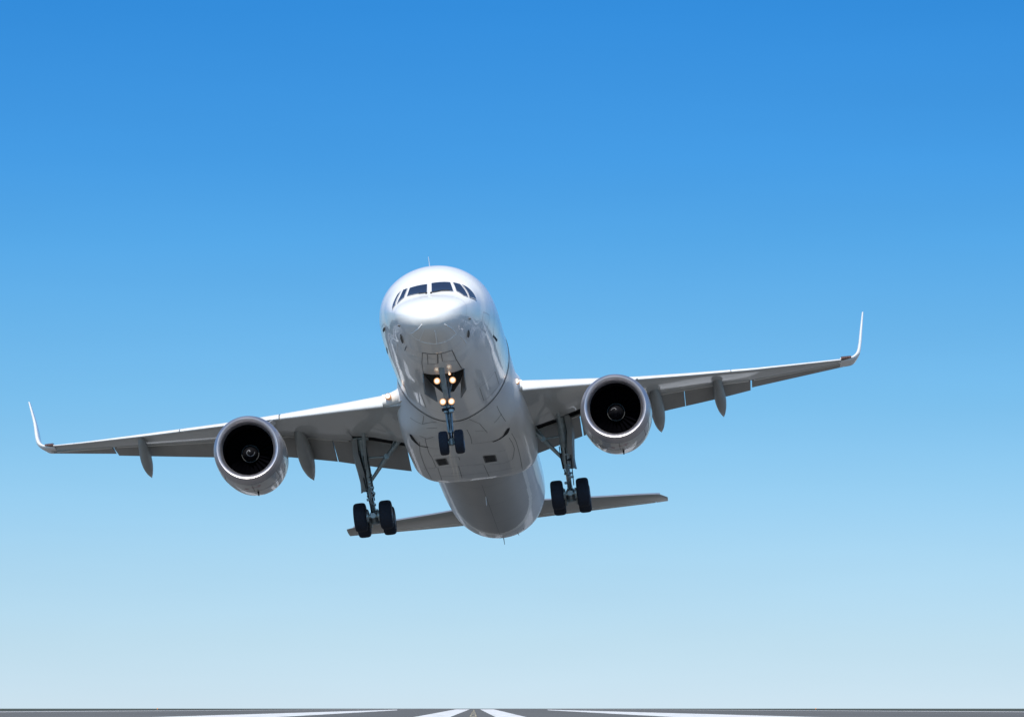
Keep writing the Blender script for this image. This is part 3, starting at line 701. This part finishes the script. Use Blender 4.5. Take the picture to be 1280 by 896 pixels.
    for t, y0, y1 in prof:
        p = T.lerp(cx, t*1.0); xx = p.x+sg*(.30+.05*math.sin(t*9)); th = .05
        R.append([(xx-sg*.19, p.y-.35-(.0 if t < .5 else -.25), p.z), (xx+sg*.0, p.y-.38+(.0 if t < .5 else .25), p.z), (xx+sg*.06, p.y+.5*y1, p.z), (xx+sg*.05-sg*th, p.y+.5*y1, p.z), (xx-sg*.02, p.y-.28+(.0 if t < .5 else .2), p.z), (xx-sg*.19, p.y-.26+(.0 if t < .5 else .2), p.z)])
    g.loft(R); g.build('gear_door', ['gdoor'], gear, auto=35)
    return gear
main_gear(-3.87, (-4.02, 18.78, -.70), -1, -3.48, 19.4)
main_gear(3.36, (3.34, 18.78, -.72), 1, -3.47, 19.4)
# nose gear
NW = Vector((.065, 5.2, -4.23)); g = MB()
T = Vector((.03, 5.75, -1.3)); m1 = Vector((.06, 5.3, -3.0))
g.tube([T, m1], [.13, .12], 0, 20); g.tube([m1, m1+Vector((0, -.01, -.16))], [.17, .155], 0, 20); g.tube([m1+Vector((0, 0, -.1)), NW+Vector((0, 0, .3))], [.125, .095], 0, 16); g.tube([NW+Vector((0, 0, .4)), NW], [.06, .065], 1, 16)
g.tube([NW+Vector((-.22, 0, 0)), NW+Vector((.22, 0, 0))], .06, 0, 12); g.lathe(NW, (0, 0, 1), [(-.1, .07), (-.08, .1), (.1, .1), (.14, .07)], 0, 14, cap=True)
g.tube([Vector((.02, 3.95, -1.72)), Vector((.03, 4.6, -2.35)), Vector((.05, 5.2, -2.85))], [.10, .085, .08], 0, 16)
g.box((.03, 3.98, -1.80), (.2, .2, .12), m=2, bev=.04)
g.box((.06, 5.15, -2.98), (.46, .1, .05), m=0, bev=.02); g.box((.06, 5.2, -3.12), (.42, .16, .09), m=2, bev=.02); g.box((.16, 5.12, -3.2), (.16, .16, .14), m=0, bev=.03); g.box((-.03, 5.12, -3.22), (.12, .14, .1), m=0, bev=.03)
a = m1+Vector((0, .12, -.15)); b = NW+Vector((0, .1, .2)); c_ = (a+b)/2+Vector((0, .33, 0)); g.tube([a, c_], .035, 0, 8); g.tube([c_, b], .035, 0, 8)
for q in ((-.05, .02), (.07, -.02), (.0, .03)): g.tube([Vector((.05+q[0], 5.17, -2.2)), Vector((.06+q[0]*1.2, 5.1, -3.)), NW+Vector((q[0]*.6, -.08, .5)), NW+Vector((q[0], -.08, .1))], .013, 2, 6)
for q in (-1, 1): g.tube([Vector((q*.3+.05, 5.7, -1.75)), m1+Vector((q*.05, .1, .35))], .03, 0, 8)
ng = g.build('nose_gear', ['strut', 'chrome', 'dark'], plane, auto=40)
wheel(ng, NW+Vector((-.255, 0, 0)), (1, 0, 0), .395, .30); wheel(ng, NW+Vector((.255, 0, 0)), (1, 0, 0), .395, .30)
def lamp(c, r, ax=(-.05, -1, -.14)):
    g = MB(); c = Vector(c); g.lathe(c, ax, [(-.16, r*.5), (-.12, r*.95), (0, r*1.1), (.02, r*1.08), (.01, r)], 1, 24, cap=False); g.lathe(c, ax, [(.0, r*1.0), (.02, r*.85), (.028, r*.6)], 2, 24); g.lathe(c, ax, [(.028, r*.6), (.035, 0)], 0, 24); g.build('landing_light', ['lamp', 'lamprim', 'lampring'], ng)
for c, r in (((-.2, 5.0, -2.18), .10), ((.31, 5.0, -2.21), .10), ((.23, 4.98, -2.0), .04), ((.03, 4.65, -2.12), .042), ((-.08, 5.02, -2.89), .10), ((.20, 5.02, -2.91), .10)): lamp(c, r)
for q, (s0, t0), (s1, t1), x2 in ((-1, (4.98, 199), (6.4, 192), 0), (1, (5.1, 158.5), (6.3, 166), 0)):
    g = MB(); a = surf(fus_pt, s0, t0, .0); b = surf(fus_pt, s1+.4, t1, .0); d = Vector((q*.0-.02, .0, -.62)); d2 = Vector((-q*.06, 0, -.5))
    o_ = Vector((q*.035, 0, 0)); g.loft([[a, b, b+o_, a+o_], [a+d*.5, b+d2*.5, b+d2*.5+o_, a+d*.5+o_], [a+d+Vector((0, .35, 0)), b+d2, b+d2+o_, a+d+o_+Vector((0, .35, 0))]])
    g.build('gear_door', 'gdoor', ng, auto=30)

# ---- tail
def stab(P, E, sg):
    """P: (x, s_le, s_te, z) stations"""
    g = MB(); R = []
    def prof(x, sl, st_, z, f0, f1):
        c = st_-sl; out_ = []
        th = lambda u: .105*c*math.sqrt(max(u, 0))*(1-u)*1.9+.004
        f1 = 1. if abs(x) > 6.38 and f0 == 0 else f1
        us = [f0+(f1-f0)*k/8 for k in range(9)]
        return [(x, sl+c*u, z-th(u)*.5-(.02*u*c)) for u in us]+[(x, sl+c*u, z+th(u)*.5-(.02*u*c)) for u in us[::-1]]
    f = pchip(sorted(P)); sg_ = sg; xs = sorted([P[0][0]+(P[-1][0]-P[0][0])*i/20 for i in range(21)]+[6.37*sg, 6.4*sg], key=abs)
    for x in xs: R.append(prof(x, *f(x), 0, .70))
    g.loft(R); s_ = g.build('horizontal_stabilizer', 'stab', plane, auto=60)
    g = MB(); g.loft([prof(x, *f(x), .735, 1.) for x in xs if abs(x) < 6.38]); g.build('elevator', 'elev', s_, auto=60)
    g = MB(); g.loft([[(x, f(x)[0]+q*(f(x)[1]-f(x)[0]), f(x)[2]+dz) for q, dz in ((.69, -.041*(f(x)[1]-f(x)[0])-.012), (.74, -.035*(f(x)[1]-f(x)[0])-.012), (.74, .0), (.69, .0))] for x in xs if 1.4 < abs(x) < 6.38]); g.build('hinge_fairing', 'coverail', s_, auto=30)
    g = MB(); g.loft([[(x, f(x)[0]-.005, f(x)[2]), (x, f(x)[0]+.02, f(x)[2]+.035), (x, f(x)[0]+.2, f(x)[2]+.10), (x, f(x)[0]+.2, f(x)[2]+.06), (x, f(x)[0]+.02, f(x)[2]-.0)] for x in xs[3:-1]]); g.build('leading_edge', 'tape', s_, auto=60)
stab([(-.6, 38.0, 42.1, .34), (-1.9, 38.95, 42.2, .36), (-4.4, 40.2, 42.55, .46), (-6.6, 41.25, 42.85, .56), (-6.88, 41.5, 42.9, .57)], None, -1)
stab([(.6, 38.2, 42.0, .32), (1.6, 38.8, 42.1, .34), (4., 40.0, 42.45, .43), (6.6, 41.3, 42.83, .52), (6.78, 41.55, 42.86, .53), (6.9, 42.15, 42.9, .53)], None, 1)
g = MB(); R = []
for z, sl, stt in ((1.2, 34.5, 43.6), (2.0, 36.2, 43.7), (2.6, 37.2, 43.8), (5, 39.2, 44.3), (7.6, 41.4, 44.9), (8.0, 41.9, 44.95)):
    c = stt-sl; R.append([(t*c*.1, sl+c*u, z) for u, t in ((0, 0), (.05, .4), (.2, .9), (.45, 1.), (.75, .6), (.75, -.6), (.45, -1.), (.2, -.9), (.05, -.4))])
g.loft(R); fin = g.build('vertical_stabilizer', 'white', plane, auto=50)
g = MB(); R = []
for z, sl, stt in ((2.2, 36.6, 43.7), (5, 39.2, 44.3), (7.6, 41.4, 44.9)):
    c = stt-sl; R.append([(t*c*.1, sl+c*u, z) for u, t in ((.76, .58), (1, .02), (1, -.02), (.76, -.58))])
g.loft(R); g.build('rudder', 'white', fin, auto=50)
bpy.context.view_layer.update()
